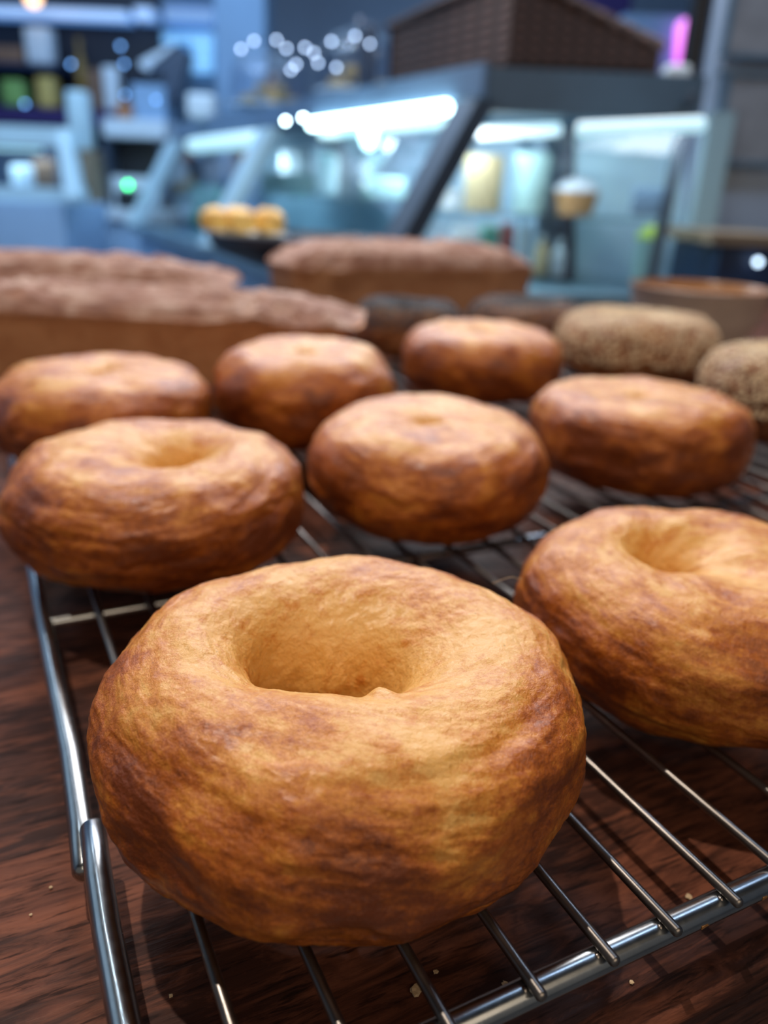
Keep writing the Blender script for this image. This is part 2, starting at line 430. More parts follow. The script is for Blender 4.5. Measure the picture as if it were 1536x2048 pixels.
WZ = 0.0210        # top of the rack wires
def bagel_surface(R, h, hole, seed, nu, nv, amp=1.0, harm=(), off=(0, 0), hharm=(), tw=.5, n=2.3, bake_side=.24, ridge=(), hell=0.0, n_in=None):
    th = np.linspace(0, 2 * pi, nu, endpoint=False)[:, None]; ph = np.linspace(-pi / 2, 1.5 * pi, nv, endpoint=False)[None, :]
    c, s_ = np.cos(ph), np.sin(ph)
    Rt = R * np.ones_like(th); ht = h * np.ones_like(th)
    for k, a, p0 in harm: Rt = Rt + R * a * np.cos(k * (th - radians(p0)))
    for k, a, p0 in hharm: ht = ht + h * a * np.cos(k * (th - radians(p0)))
    hole = hole * (1 + hell * np.cos(2 * th)); rr = (Rt - hole) / 2; Rc = (Rt + hole) / 2
    e = 2 / n
    w_in = np.where((c < 0) & (s_ > 0), 1.0, 0.0)           # the wall of the hole has a shape of its own
    ei = e if n_in is None else 2 / n_in
    ex = e + (ei - e) * w_in
    rad = Rc + rr * np.sign(c) * np.abs(c) ** ex
    z = ht / 2 * np.sign(s_) * np.abs(s_) ** ex
    inner = np.clip(-c, 0, 1) + 0 * th
    x = rad * np.cos(th) + off[0] * inner; y = rad * np.sin(th) + off[1] * inner
    P = np.stack([x, y, z + 0 * th], -1)
    du = np.roll(P, -1, 0) - np.roll(P, 1, 0); dv = np.roll(P, -1, 1) - np.roll(P, 1, 1)
    nr = np.cross(du, dv); nr /= np.linalg.norm(nr, axis=-1)[..., None] + 1e-12
    T = th + 0 * ph; Q = ph + tw * np.sin(th * 1 + seed) + 0 * th
    sd = seed * 13.7
    big = fbm(P * 34 + sd, 2)
    st = fbm(np.stack([np.cos(T) * 2.0 + sd, np.sin(T) * 2.0, Q * 2.3], -1), 3, .48)
    wr = 1 - np.abs(fbm(np.stack([np.cos(T) * 3.4 + sd, np.sin(T) * 3.4 + 9, Q * 5.0], -1), 3, .5)) * 2.4
    mic = fbm(P * 260 + sd, 3, .55)
    side = np.clip(c, 0, 1)
    d = amp * (.0030 * big + .0011 * st * (.6 + .6 * side) + .00022 * np.clip(wr, 0, 1) ** 3 * (.4 + .6 * side) + .00026 * mic)
    d += amp * .0010 * np.clip(fbm(P * np.array([95, 95, 150]) + sd + 40, 2), -.1, 1) * side
    for (t0, p0, wt, wp, a, sl) in ridge:      # a crease or fold running over the ring
        dt = (T - radians(t0) + pi) % (2 * pi) - pi; dp = (ph - radians(p0) - sl * dt + pi) % (2 * pi) - pi
        d += a * np.exp(-(dt / radians(wt)) ** 2 - (dp / radians(wp)) ** 2)
    P = P + nr * d[..., None]
    bake = bake_side * np.clip(c, 0, 1) ** 1.5 - .30 * np.clip(-c, 0, 1) - .12 * np.clip(s_, 0, 1) + .16 * fbm(P * 28 + sd + 5, 2) + 0 * T
    ring = np.stack([np.cos(T) * .75, np.sin(T) * .75, np.cos(Q) * 1.15], -1)
    return P.reshape(-1, 3), nr.reshape(-1, 3), ring.reshape(-1, 3), (np.sin(Q) * 1.15).ravel(), bake.ravel(), (c + 0 * T).ravel(), (s_ + 0 * T).ravel()

def bagel(name, cx, cy, R, h, hole, seed, mat, label, nu=260, nv=150, rz=0.0, tilt=(0, 0), seeds=None, group=None, **k):
    V, nr, ring, rw, bake, c, s_ = bagel_surface(R, h, hole, seed, nu, nv, **k)
    Rm = np.array((Matrix.Rotation(tilt[1], 3, 'Y') @ Matrix.Rotation(tilt[0], 3, 'X') @ Matrix.Rotation(rz, 3, 'Z')))
    V = V @ Rm.T; nr = nr @ Rm.T
    lo = np.sort(V[:, 2])[int(len(V) * .004)]
    V[:, 2] = V[:, 2] - lo
    V[:, 2] = np.maximum(V[:, 2], 0)   # rests flat on the wires
    me = grid_mesh(name, V, nu, nv, {'ring': ('FLOAT_VECTOR', ring), 'ringw': ('FLOAT', rw), 'bake': ('FLOAT', bake)})
    o = link(name, me, mat); o.location = (cx, cy, WZ)
    tag(o, label, 'bagel', group)
    if seeds:
        kind, count = seeds; rg = np.random.RandomState(int(seed * 10) + 3)
        ok = np.where((s_ > (-.25 if kind == 'sesame' else .15)))[0]
        pts = rg.choice(ok, count); mb_v = []; mb_f = []
        base = []
        L, Wd, T = (.0014, .0009, .0005) if kind == 'sesame' else (.0007, .0006, .0006)
        for a, b_ in ((0, 0),):
            for j in range(6): base.append((L * (1.0 if j != 0 else 1.25) * cos(j * pi / 3), Wd * sin(j * pi / 3), 0))
            base.append((0, 0, T)); base.append((0, 0, -T))
        fc = [(j, (j + 1) % 6, 6) for j in range(6)] + [((j + 1) % 6, j, 7) for j in range(6)]
        base = np.array(base)
        for q in pts:
            nn = nr[q] + rg.normal(size=3) * .18; nn /= np.linalg.norm(nn); t = np.cross(nn, rg.normal(size=3)); t /= np.linalg.norm(t); b2 = np.cross(nn, t)
            pos = V[q] + nr[q] * T * .8 + t * rg.uniform(-.0006, .0006)
            vv = pos + base[:, :1] * t + base[:, 1:2] * b2 + base[:, 2:] * nn
            k0 = len(mb_v); mb_v.extend(vv.tolist()); mb_f.extend([(a + k0, b + k0, c2 + k0) for a, b, c2 in fc])
        sm = bpy.data.meshes.new(kind + '_seeds'); sm.from_pydata(mb_v, [], mb_f)
        sm.materials.append(M[kind]); sm.polygons.foreach_set('use_smooth', [True] * len(sm.polygons))
        so = bpy.data.objects.new(kind + '_seeds', sm); COL.objects.link(so); so.parent = o
        so['kind'] = 'stuff'
    return o

# ================================================================== SETTING
floor = MB().box((0.0, 2.2, -0.945), (7.6, 8.6, .05)).build('floor', M['floor']); tag(floor, kind='structure')
ceil_ = MB().box((0.0, 2.2, 2.325), (7.6, 8.6, .05)).build('ceiling', M['ceil']); tag(ceil_, kind='structure')
wb = MB().box((0, 6.55, .70), (7.6, .1, 3.24)).build('wall_back', M['wall']); tag(wb, kind='structure')
wl = MB().box((-3.85, 2.2, .70), (.1, 8.6, 3.24)).build('wall_left', M['wall']); tag(wl, kind='structure')
wr_ = MB().box((3.85, 2.2, .70), (.1, 8.6, 3.24)).build('wall_right', M['wall_r']); tag(wr_, kind='structure')
# slate partition at the right, beyond the display case
px0 = gy(1420, 300, 1.95)
wp = MB().box((px0[0] + .75, 2.02, .70), (1.5, .12, 3.24)).build('wall_side', M['wall_r']); tag(wp, kind='structure')
# steel-blue column left of centre
q0, q1 = gy(432, 120, 4.9), gy(530, 120, 4.9)
wc = MB().box(((q0[0] + q1[0]) / 2, 5.05, .70), (q1[0] - q0[0], .3, 3.24)).build('wall_column', M['steelblue']); tag(wc, kind='structure')

# ================================================================== COUNTER
ct = empty('counter', sw(.2, .57, 0), 'long dark oak counter with streaky grain carrying racks and loaves', 'counter', rz=-YAW)
mb = MB()
A0, A1 = .0776, 1.06
mb.box(sw(.35, (A0 + A1) / 2, -.0275), (3.2, A1 - A0, .055), rz=-YAW, bev=.005)
top = mb.build('worktop', M['wood'], ct, smooth=True)
# give the slab a local frame aligned with the grain
Rg = Matrix.Rotation(-YAW, 4, 'Z'); top.data.transform(Rg.inverted()); top.matrix_parent_inverse = Matrix.Identity(4)
top.location = Rg.inverted() @ (-Vector(ct.location)); top.rotation_euler = (0, 0, 0)
base = MB().box(sw(.35, (A0 + A1) / 2 + .03, -.4875), (3.1, A1 - A0 - .12, .865), rz=-YAW).build('cabinet', M['walnut'], ct)

# ================================================================== COOLING RACK
rk = empty('cooling_rack', sw(.28, .44, 0), 'chromed wire cooling rack full of bagels on the dark counter', 'cooling rack', rz=-YAW)
RR, RWi = .0031, .00130
s0, s1, a0, a1 = .0072, .560, .0868, .800
zf = WZ - 2 * RWi - RR + .0003                      # frame rod centre, under the wires
rod = lambda pts, nm='frame_rod': MB().tube(pts, RR, 20, round_end=True).build(nm, M['steel'], rk, smooth=True)
def arc(cs, ca, r, t0, t1, n=8): return [(cs + r * cos(t0 + (t1 - t0) * i / n), ca + r * sin(t0 + (t1 - t0) * i / n)) for i in range(n + 1)]
rc = .018
zlow = zf - .0022
# front rod: starts on top of the left joint, turns round the near corner and runs along the front
p = [sw(s0 + .0012, .1665, zf + .0010), sw(s0 + .0004, .150, zf + .0008), sw(s0, .135, zf)]
p += [sw(a, b, zf) for a, b in arc(s0 + rc, a0 + rc, rc, pi, 1.5 * pi)] + [sw(s1 - rc, a0, zf)]
p += [sw(a, b, zf) for a, b in arc(s1 - rc, a0 + rc, rc, -pi / 2, 0)] + [sw(s1, .45, zf)]
rod(p)
# rear rod: from the joint to the far end and round
p = [sw(s0 - .0019, .1580, zlow - .0008), sw(s0 - .0012, .172, zlow), sw(s0 - .0004, .20, zf - .0012), sw(s0 - .001, .30, zf)]
p += [sw(s0, a1 - rc, zf)] + [sw(a, b, zf) for a, b in arc(s0 + rc, a1 - rc, rc, pi, pi / 2)] + [sw(s1 - rc, a1, zf)]
p += [sw(a, b, zf) for a, b in arc(s1 - rc, a1 - rc, rc, pi / 2, 0)] + [sw(s1, .455, zf)]
rod(p)
for a in (.277, .4667, .6564):
    MB().tube([sw(s0 + .001, a, zf - .0002), sw(s1 - .001, a, zf - .0002)], .0022, 16).build('cross_bar', M['steel'], rk, smooth=True)
sides = [.0247, .0430, .0618, .0815, .1000, .1174, .1358, .1530, .1730]
while sides[-1] + .0189 < s1 - .008: sides.append(sides[-1] + .0189)
for i, s in enumerate(sides):
    MB().tube([sw(s, .0828, WZ - RWi), sw(s, a1 + .003, WZ - RWi)], RWi, 12, round_end=True).build('wire', M['wire'], rk, smooth=True)
# weld beads where the near wires meet the front rod
for s in sides[2:10]:
    MB().lathe(sw(s - .0014, .0862, zf + RR * .86), [(0, .0006), (.0006, .0004), (.0009, 0), (.0006, -.0004), (0, -.0006)], 8).build('weld_bead', M['wire'], rk, smooth=True)
for s, a in ((.02, .10), (.545, .10), (.02, .785), (.545, .785)):
    MB().tube([sw(s, a, zf - .002), sw(s, a, .0022)], .0022, 12, round_end=True).build('foot', M['steel'], rk, smooth=True)
for s, l in ((.1285, .004), (.1475, .003)):
    MB().box(sw(s, a0 - RR * .93, zf - .0002), (l, .0004, .0009), rz=-YAW + .1, bev=.0001).build('grease_mark', M['stain'], rk)

# ================================================================== BAGELS ON THE RACK
PB = 'plain golden bagels on the cooling rack'
bagel('bagel', -.0077, .1640, .0572, .0462, .0125, 1.0, M['crust_a'],
      'large golden plain bagel nearest the camera, with a wide open hole',
      640, 380, group=PB, rz=0.0, off=(-.005, -.001), hell=.38, bake_side=.30, n_in=2.05, harm=((2, .012, 20), (1, -.016, 90)), hharm=((1, .02, 90),),
      ridge=((-58, 122, 7, 8, .0024, .3), (-35, 62, 32, 10, -.0009, .35), (168, 8, 5, 20, .0022, .3), (174, -8, 6, 26, -.0018, 0), (15, 35, 34, 7, -.0010, -.5), (-75, 55, 40, 6, -.0008, .12)))
bagel('bagel', .1006, .2290, .0550, .0425, .0070, 2.3, M['crust_b'],
      'golden plain bagel cut off by the right edge, touching the nearest bagel',
      420, 260, group=PB, rz=0.0, n_in=2.3, off=(-.010, .006), harm=((2, .015, 0),), ridge=((-14, 115, 16, 12, .003, .2), (205, 20, 5, 20, -.0015, .6)))
bagel('bagel', -.0927, .3090, .0600, .0432, .0080, 3.4, M['crust_b'],
      'plump plain bagel over the left rack frame with small dark specks and a shadowed hole',
      360, 220, group=PB, rz=0.0, n_in=2.0, off=(.007, .003), amp=1.25, ridge=((-15, 40, 12, 12, .0015, 0),))
bagel('bagel', .0193, .3590, .0562, .0465, .0005, 4.2, M['crust_b'],
      'plain bagel in the middle of the rack with a nearly closed hole',
      320, 200, group=PB, rz=.7, tilt=(.05, 0), n=2.2, n_in=4.5, ridge=((-95, 20, 5, 22, -.0014, .4), (200, 10, 8, 26, -.0018, .5)))
bagel('bagel', .1386, .4310, .0600, .0465, .0005, 5.6, M['crust_d'],
      'wide deep brown plain bagel at the right, in front of the sesame bagels',
      300, 180, group=PB, rz=2.6, tilt=(-.03, 0), n=2.9, n_in=4.0, ridge=((-110, -60, 14, 20, -.004, 0),))
bagel('bagel', -.1600, .4350, .0600, .0465, .0015, 6.1, M['crust_d'],
      'plain bagel cut off by the left edge, in front of the nearest long loaf',
      260, 160, group=PB, rz=.2, n_in=4)
bagel('bagel', -.0513, .4820, .0552, .0528, .0002, 7.5, M['crust_d'],
      'tall plain bagel with a pale patch, behind and left of the middle bagel',
      260, 160, group=PB, rz=1.3, tilt=(.04, 0), n=2.3, n_in=4.5)
bagel('bagel', .0700, .6150, .0622, .0500, .0030, 8.8, M['crust_d'],
      'farthest plain bagel, shiny topped, left of the whole sesame bagel',
      240, 150, group=PB, rz=.9, n_in=3, hharm=((1, .03, 120),))
SB = 'sesame bagels on the rack'
bagel('sesame_bagel', .2110, .7000, .0680, .0545, .0085, 9.1, M['crust_seed'],
      'sesame coated bagel seen whole, in front of the grey brown bowl', 240, 150, seeds=('sesame', 6500), group=SB, bake_side=.2)
bagel('sesame_bagel', .2690, .5380, .0570, .0550, .0080, 10.4, M['crust_seed'],
      'sesame coated bagel cut off by the right edge of the photo', 240, 150, seeds=('sesame', 5600), group=SB, bake_side=.2)
PP = 'poppy seed bagels beside the loaves'
bagel('poppy_bagel', .0150, .7700, .0530, .0470, .0080, 11.2, M['crust_seed'],
      'dark poppy seed bagel on the left, at the end of the nearest long loaf', 200, 120, seeds=('poppy', 12000), group=PP, bake_side=.2)
bagel('poppy_bagel', .1400, .8400, .0640, .0450, .0080, 12.9, M['crust_seed'],
      'dark poppy seed bagel on the right, in front of the far loaf', 200, 120, seeds=('poppy', 12000), group=PP, bake_side=.2)

# ================================================================== LOAVES
def loaf(cx, cy, L, Wd, hs, hc, rz, z0, seed, mat, label, over=.006):
    nu, nv = 260, 120
    u = np.linspace(0, 2 * pi, nu, endpoint=False)[:, None]; v = np.linspace(0, 1, nv)[None, :]
    # plan outline: rounded rectangle (superellipse), cross profile: side wall then a domed top
    e = 2 / 7.0
    ox = np.sign(np.cos(u)) * np.abs(np.cos(u)) ** e; oy = np.sign(np.sin(u)) * np.abs(np.sin(u)) ** e
    t = v
    wall = t < .42; tt = np.clip((t - .42) / .58, 0, 1)
    zz = np.where(wall, hs * np.clip((t - .06) / .36, 0, 1), hs + (hc - hs) * np.sin(tt * pi / 2) ** .8)
    k = np.where(wall, np.where(t < .06, t / .06 * .93, .93 + .07 * np.clip((t - .06) / .36, 0, 1)), np.cos(tt * pi / 2) ** .62)
    k = k + over / Wd * np.exp(-((t - .46) / .05) ** 2)
    k = np.maximum(k, .0005)
    # wall tops bulge along the dome; ends pull in
    x = L / 2 * ox * k; y = Wd / 2 * oy * k; z = zz + 0 * u
    P = np.stack([x, y, z], -1)
    P0 = P.copy(); topm = np.clip((t - .43) / .05, 0, 1) + 0 * u
    n1 = fbm(P0 * 30 + seed, 3); n2 = fbm(P0 * 95 + seed * 2, 3, .6)
    P[..., 2] += topm * (.007 * n1 + .004 * n2) * np.clip(1.0 - .0 * tt, 0, 1)
    P[..., 1] += .002 * n1 * (1 - topm); P[..., 0] += .0015 * n2 * topm
    P[..., 2] -= topm * .004 * np.clip(np.abs(P0[..., 0]) / (L / 2) - .6, 0, 1) ** 1.2 * 2
    V = P.reshape(-1, 3); me = bpy.data.meshes.new('loaf')
    idx = np.arange(nu * nv).reshape(nu, nv); a = idx[:, :-1]; b = np.roll(idx, -1, 0)[:, :-1]; c = np.roll(idx, -1, 0)[:, 1:]; d = idx[:, 1:]
    F = np.stack([a, b, c, d], -1).reshape(-1, 4)
    me.from_pydata(V.tolist(), [], F.tolist()); me.update()
    at = me.attributes.new('bake', 'FLOAT', 'POINT'); at.data.foreach_set('value', (topm + .35 * n2 * (topm > .1)).astype(np.float32).ravel())
    o = link('bread_loaf', me, mat, smooth=True); o.location = (cx, cy, z0); o.rotation_euler = (0, 0, rz)
    return tag(o, label, 'bread loaf', 'long flat topped bread loaves behind the bagels')
loaf(-.200, .650, .340, .120, .047, .064, radians(1), WZ + .0005, 1.0, M['loaf'],
     'nearest long loaf with pale floury top, at left behind the plain bagels')
loaf(-.400, .890, .44, .13, .064, .088, radians(0), 0.0005, 5.0, M['loaf2'],
     'rear left loaf, mostly hidden behind the nearest long loaf')
loaf(.010, .998, .310, .125, .080, .110, radians(24), 0.0005, 9.0, M['loaf2'],
     'far loaf with straight tan side, just in front of the display case', over=.002)

# ================================================================== BOWL
bc = gp(1397, 700, 0.0); bc = np.array([.326, .885, 0])
bw = empty('bowl', tuple(bc), 'grey brown stoneware bowl with orange brown inside, behind the sesame bagel', 'bowl')
MB().lathe(tuple(bc), [(0, .0005), (.034, .0005), (.036, .004), (.040, .008), (.056, .030), (.066, .055), (.071, .082), (.0725, .0835), (.0735, .082)][:-1], 56).build('outside', M['bowl_out'], bw, smooth=True)
MB().lathe(tuple(bc), [(.0722, .0837), (.0705, .0842), (.0685, .082), (.063, .055), (.052, .030), (.036, .012), (0, .009)], 56).build('inside', M['bowl_in'], bw, smooth=True)

# ================================================================== CRUMBS AND FIBRE
def crumb(px, py, size, seed, label):
    c = gp(px, py, 0.0); rg = random.Random(seed)
    bm = bmesh.new(); bmesh.ops.create_icosphere(bm, subdivisions=2, radius=size)
    for v in bm.verts:
        v.co *= 1 + .35 * rg.uniform(-1, 1); v.co.z *= .45
    zmin = min(v.co.z for v in bm.verts)
    for v in bm.verts: v.co.z -= zmin
    me = bpy.data.meshes.new('crumb'); bm.to_mesh(me); bm.free()
    o = link('crumb', me, M['crumbm']); o.location = (c[0], c[1], 0.0003); o.rotation_euler.z = rg.uniform(0, 6)
    return tag(o, label, 'crumb', 'crumbs on the counter under the rack')
M['crumbm'] = plain('pale crumb', (.60, .44, .26), .7, var=.2, scale=900)
crumb(831, 1986, .0014, 1, 'largest pale crumb on the counter, under the rack below the nearest bagel')
crumb(871, 1948, .0006, 2, 'small crumb just above the largest crumb under the rack')
crumb(1376, 1797, .0008, 3, 'pale crumb near the front rod between two wire shadows at right')
crumb(1263, 1968, .0005, 4, 'tiny crumb on the counter outside the front rod')
crumb(1009, 1970, .0006, 5, 'tiny crumb just inside the front rod at the bottom')
crumb(1119, 1803, .0004, 6, 'tiny crumb between wires right of the nearest bagel')
crumb(342, 1995, .0005, 7, 'tiny crumb near the bottom left inside the rack')
crumb(102, 1777, .0004, 8, 'tiny crumb on the bare wood left of the rack, the right one of two')
crumb(62, 1832, .00035, 9, 'tiny crumb on the bare wood left of the rack, the left one of two')
f0 = [gy(985 + 10 * i, 1167 - 14 * sin(i / 7 * 2.2) + (4 if i > 4 else 0), .205) for i in range(7)]
fb = MB().tube(f0, .00008, 5).build('fibre', M['crumbm']); tag(fb, 'thin pale fibre sticking out between the two front bagels', 'fibre')

# ================================================================== DISPLAY CASE (centre)
C0 = gy(978, 133, 1.70); ZT = C0[2]
CR = gp(1415, 152, ZT); CL = gp(352, 252, ZT)
ZG = ZT - .075                                       # underside of the header
Wd = CL - C0; LW = np.linalg.norm(Wd); Wd = Wd / LW
Nn = np.array([Wd[1], -Wd[0], 0]); Nn = -Nn if Nn[0] > 0 else Nn
B0 = C0 + Nn * .205 + np.array([0, 0, -.02 - ZT])     # foot of the sloping front corner
BL = CL + Nn * .205 + np.array([0, 0, -.02 - ZT])
BR = CR + np.array([-.03, -.02, -.02 - ZT])
dc = empty('display_case', (C0[0], C0[1] + .4, -.92), 'long refrigerated display case with sloping glass front, slate header and lit interior', 'display case')
E1 = (CR - C0) / np.linalg.norm(CR - C0)
V3 = lambda p: tuple(float(x) for x in p)
# header slab with its fascias
poly = [C0, CR, CR + Wd * LW, CL]
MB().prism([V3(q - np.array([0, 0, .075])) for q in poly], (0, 0, .075)).build('header', M['grey_metal'], dc)
sidef = [C0 + Nn * .012, C0 + Nn * .002, CL + Nn * .002, CL + Nn * .012]
MB().prism([V3(q - np.array([0, 0, .05])) for q in sidef], (0, 0, .056)).build('front_fascia', M['deck'], dc)
# sloping posts along the front
def post(s, wd, mat, th=.035):
    a = C0 + Wd * s * LW - np.array([0, 0, .06]); b = B0 + Wd * s * LW
    h = Wd * wd / 2; d = Nn * th
    MB().prism([V3(a - h), V3(a + h), V3(b + h), V3(b - h)], V3(d)).build('post', mat, dc)
post(.0, .075, M['post_metal'], .045)
def s_of(px):                                        # where along the header a view column falls
    best = min(((abs((lambda P_: 768 + F_PX * ((P_ - CAM) @ rt) / ((P_ - CAM) @ fw))(C0 + Wd * t * LW) - px), t) for t in np.linspace(0, 1, 400)))
    return best[1]
sA = s_of(548)
post(sA, .11, M['pale_metal']); post(.985, .12, M['pale_metal'])
# front glass panes between posts
for sa, sb in ((.02, sA - .012), (sA + .012, .97)):
    a = C0 + Wd * sa * LW - np.array([0, 0, .07]); b = C0 + Wd * sb * LW - np.array([0, 0, .07]); c = B0 + Wd * sb * LW; d = B0 + Wd * sa * LW
    MB().prism([V3(a), V3(b), V3(c), V3(d)], V3(Nn * .006)).build('front_glass', M['glass'], dc)
# end glass, its edge frame, right end post
gr = C0 + E1 * (np.linalg.norm(CR - C0) * .93)
grb = gr + np.array([-.02, -.01, -.02 - gr[2]])
MB().prism([V3(C0 - [0, 0, .075]), V3(gr - [0, 0, .075]), V3(grb), V3(B0)], (0, .006, 0)).build('end_glass', M['glass'], dc)
MB().prism([V3(gr - [.004, 0, .075]), V3(gr + [.012, 0, -.075]), V3(grb + [.012, 0, 0]), V3(grb - [.004, 0, 0])], (0, .03, 0)).build('end_post', M['post_metal'], dc)
# lining, floor, base
bkA = C0 + E1 * .34 + Wd * .36; bkB = bkA + Wd * (LW * .97 - .36)
MB().prism([V3(bkA - [0, 0, .08]), V3(bkB - [0, 0, .08]), V3([bkB[0], bkB[1], -.02]), V3([bkA[0], bkA[1], -.02])], V3(-Nn * .02)).build('back_panel', M['case_in'], dc)
MB().prism([V3(gy(1152, 222, 2.0)), V3(gy(1370, 222, 2.0)), V3(gy(1370, 640, 2.0)), V3(gy(1152, 640, 2.0))], (0, .02, 0)).build('blue_panel', M['blue_panel'], dc)
MB().prism([V3(gy(1040, 225, 2.06)), V3(gy(1160, 225, 2.06)), V3(gy(1160, 640, 2.06)), V3(gy(1040, 640, 2.06))], (0, .02, 0)).build('end_lining', M['case_in'], dc)
zms = .135
MB().prism([V3([*(C0 + Wd * a_ - Nn * b_)[:2], zms]) for a_, b_ in ((.42, -.06), (.42, .27), (2.25, .27), (2.25, -.06))], (0, 0, .008)).build('shelf', M['shelf_glass'], dc)
zms += .009
MB().prism([V3([*(q)[:2], -.05]) for q in (B0 + Nn * .02, grb, grb + Wd * LW, BL + Nn * .02)], (0, 0, .035)).build('case_floor', M['case_floor'], dc)
MB().prism([V3([*(q)[:2], -.92]) for q in (B0 + Nn * -.02, grb, grb + Wd * LW, BL - Nn * .02)], (0, 0, .865)).build('base', M['blue_front'], dc)
# glass shelf behind the end glass
shz = gy(1080, 436, 1.86)[2]
a, b = gy(900, 430, 1.80), gy(1352, 436, 1.76)
MB().prism([(a[0], a[1], shz), (b[0], b[1], shz), (b[0] - .12, b[1] + .22, shz), (a[0] - .10, a[1] + .22, shz)], (0, 0, .008)).build('shelf', M['shelf_glass'], dc)
sh2 = gy(1080, 556, 1.86)[2]
MB().prism([(a[0] - .03, a[1], sh2), (b[0], b[1], sh2), (b[0] - .12, b[1] + .22, sh2), (a[0] - .12, a[1] + .22, sh2)], (0, 0, .008)).build('shelf', M['shelf_glass'], dc)
sh2 += .009
# light tubes
def tubelight(x0, y0, x1, y1, Ya, Yb, r, mat, lbl):
    a, b = gy(x0, y0, Ya), gy(x1, y1, Yb)
    o = MB().tube([V3(a), V3(b)], r, 12, round_end=True).build('light_tube', mat, dc, smooth=True); o['label'] = lbl; return o
sB = s_of(630)
def along(px, dz, inn):
    return C0 + Wd * s_of(px) * LW - np.array([0, 0, dz]) - Nn * inn
def wtube(p0, p1, dz, inn, r, mat, lbl):
    a, b = along(p0, dz, inn), along(p1, dz, inn)
    o = MB().tube([V3(a), V3(b)], r, 12, round_end=True).build('light_tube', mat, dc, smooth=True); o['label'] = lbl; return o
wtube(640, 915, .064, -.022, .0125, M['led'], 'bright white tube light under the header')
wtube(392, 520, .085, -.02, .026, M['led_dim'], 'pale tube light in the far section')
tubelight(962, 266, 1115, 259, 1.82, 1.84, .0125, M['led_dim'], 'dimmer tube light behind the end glass')
tubelight(1160, 260, 1403, 249, 1.59, 1.55, .0125, M['led_dim'], 'tube light under the right of the header')
MB().prism([V3(gy(1122, 225, 2.0)), V3(gy(1150, 225, 2.0)), V3(gy(1146, 590, 2.0)), V3(gy(1120, 590, 2.0))], (0, .03, 0)).build('divider', M['dgrey'], dc)
for px, py in ((571, 242), (606, 235)):
    c = gy(px, py, 2.2)
    MB().lathe(V3(c), [(0, .0045), (.003, .003), (.0045, 0), (.003, -.003), (0, -.0045)], 10).build('indicator_light', M['led_pt'], dc)

# light that the tubes throw into the case
lp = along(760, .11, .05); l1 = light('case_tube_glow', 'AREA', V3(lp), V3(lp + np.array([.25, .1, -.5])), 5, (.82, .93, 1.0), shape='RECTANGLE', size=.9, size_y=.03)
l1.data.use_shadow = True
light('case_end_glow', 'AREA', V3(gy(1150, 275, 1.72)), V3(gy(1150, 500, 1.95)), .65, (.88, .94, 1.0), shape='RECTANGLE', size=.45, size_y=.05)
lp = along(450, .14, .10); light('case_far_glow', 'AREA', V3(lp), V3(lp + np.array([.3, .1, -.4])), 4, (.70, .90, 1.0), shape='RECTANGLE', size=.8, size_y=.05)

# ---- things inside the case
def cup(name, x0, x1, ytop, ybot, Y, mat, label, cat, taper=.82, lid=None, group=None, zb=None):
    cx, wd, z0, z1 = up_frame(x0, ytop, x1, ybot, Y); r = wd / 2
    z0 = shz + .009 if zb is None else zb
    e = empty(name, (cx, Y, z0), label, cat, group)
    MB().lathe((cx, Y, z0), [(0, 0), (r * taper, 0), (r * .98, (z1 - z0) * .95), (r, z1 - z0), (r * .9, z1 - z0), (r * taper * .9, .006), (0, .006)], 32).build('body', mat, e, smooth=True)
    if lid:
        MB().lathe((cx, Y, z1), [(0, .0005), (r * 1.02, .0005), (r * 1.02, .006), (r * .8, .014), (r * .4, .026), (0, .030)], 32).build('lid', lid, e, smooth=True)
    return e
cup('tub', 928, 1006, 312, 428, 1.86, M['kraft'], 'tall cream coloured tub on the glass shelf, left of the white cup', 'tub', .97)
cup('paper_cup', 1024, 1098, 308, 434, 1.86, M['white_cup'], 'tall white paper cup on the glass shelf of the display case', 'cup', .80)
cup('salad_bowl', 1104, 1196, 384, 436, 1.86, M['kraft_d'], 'brown paper bowl with a clear domed lid on the glass shelf', 'bowl', .74, M['white'])
cup('tub', 872, 920, 380, 428, 1.95, M['white'], 'short pale tub on the glass shelf beside the sloping post', 'tub', .9)
cup('tub', 1268, 1322, 478, 545, 1.83, M['white_cup'], 'pale tub with a yellow green lid at the right of the display case', 'tub', .9, M['lime'], zb=sh2)
def item(name, x0, y0, x1, y1, Y, mat, label, cat, group=None, dep=None, bev=.2, zb=None):
    cx, wd, z0, z1 = up_frame(x0, y0, x1, y1, Y)
    dep = dep or min(wd, .12)
    if zb is not None: z0 = zb
    o = MB().box((0, 0, (z1 - z0) / 2), (wd, dep, z1 - z0), bev=bev * min(wd, z1 - z0, dep)).build(name, mat, smooth=True)
    o.location = (cx, Y + dep / 2, z0); return tag(o, label, cat, group)
item('carton', 905, 455, 955, 505, 1.95, M['white'], 'white carton low in the case beside the sloping post', 'carton', zb=sh2)
item('carton', 962, 450, 1000, 500, 1.97, M['teal'], 'green carton low in the case under the cream tub', 'carton', zb=sh2)
item('carton', 1003, 448, 1030, 500, 1.95, M['red'], 'small red carton low in the case under the white cup', 'carton', zb=sh2)
item('carton', 1036, 452, 1062, 512, 1.93, M['white'], 'narrow white carton low in the case right of the red one', 'carton', zb=sh2)
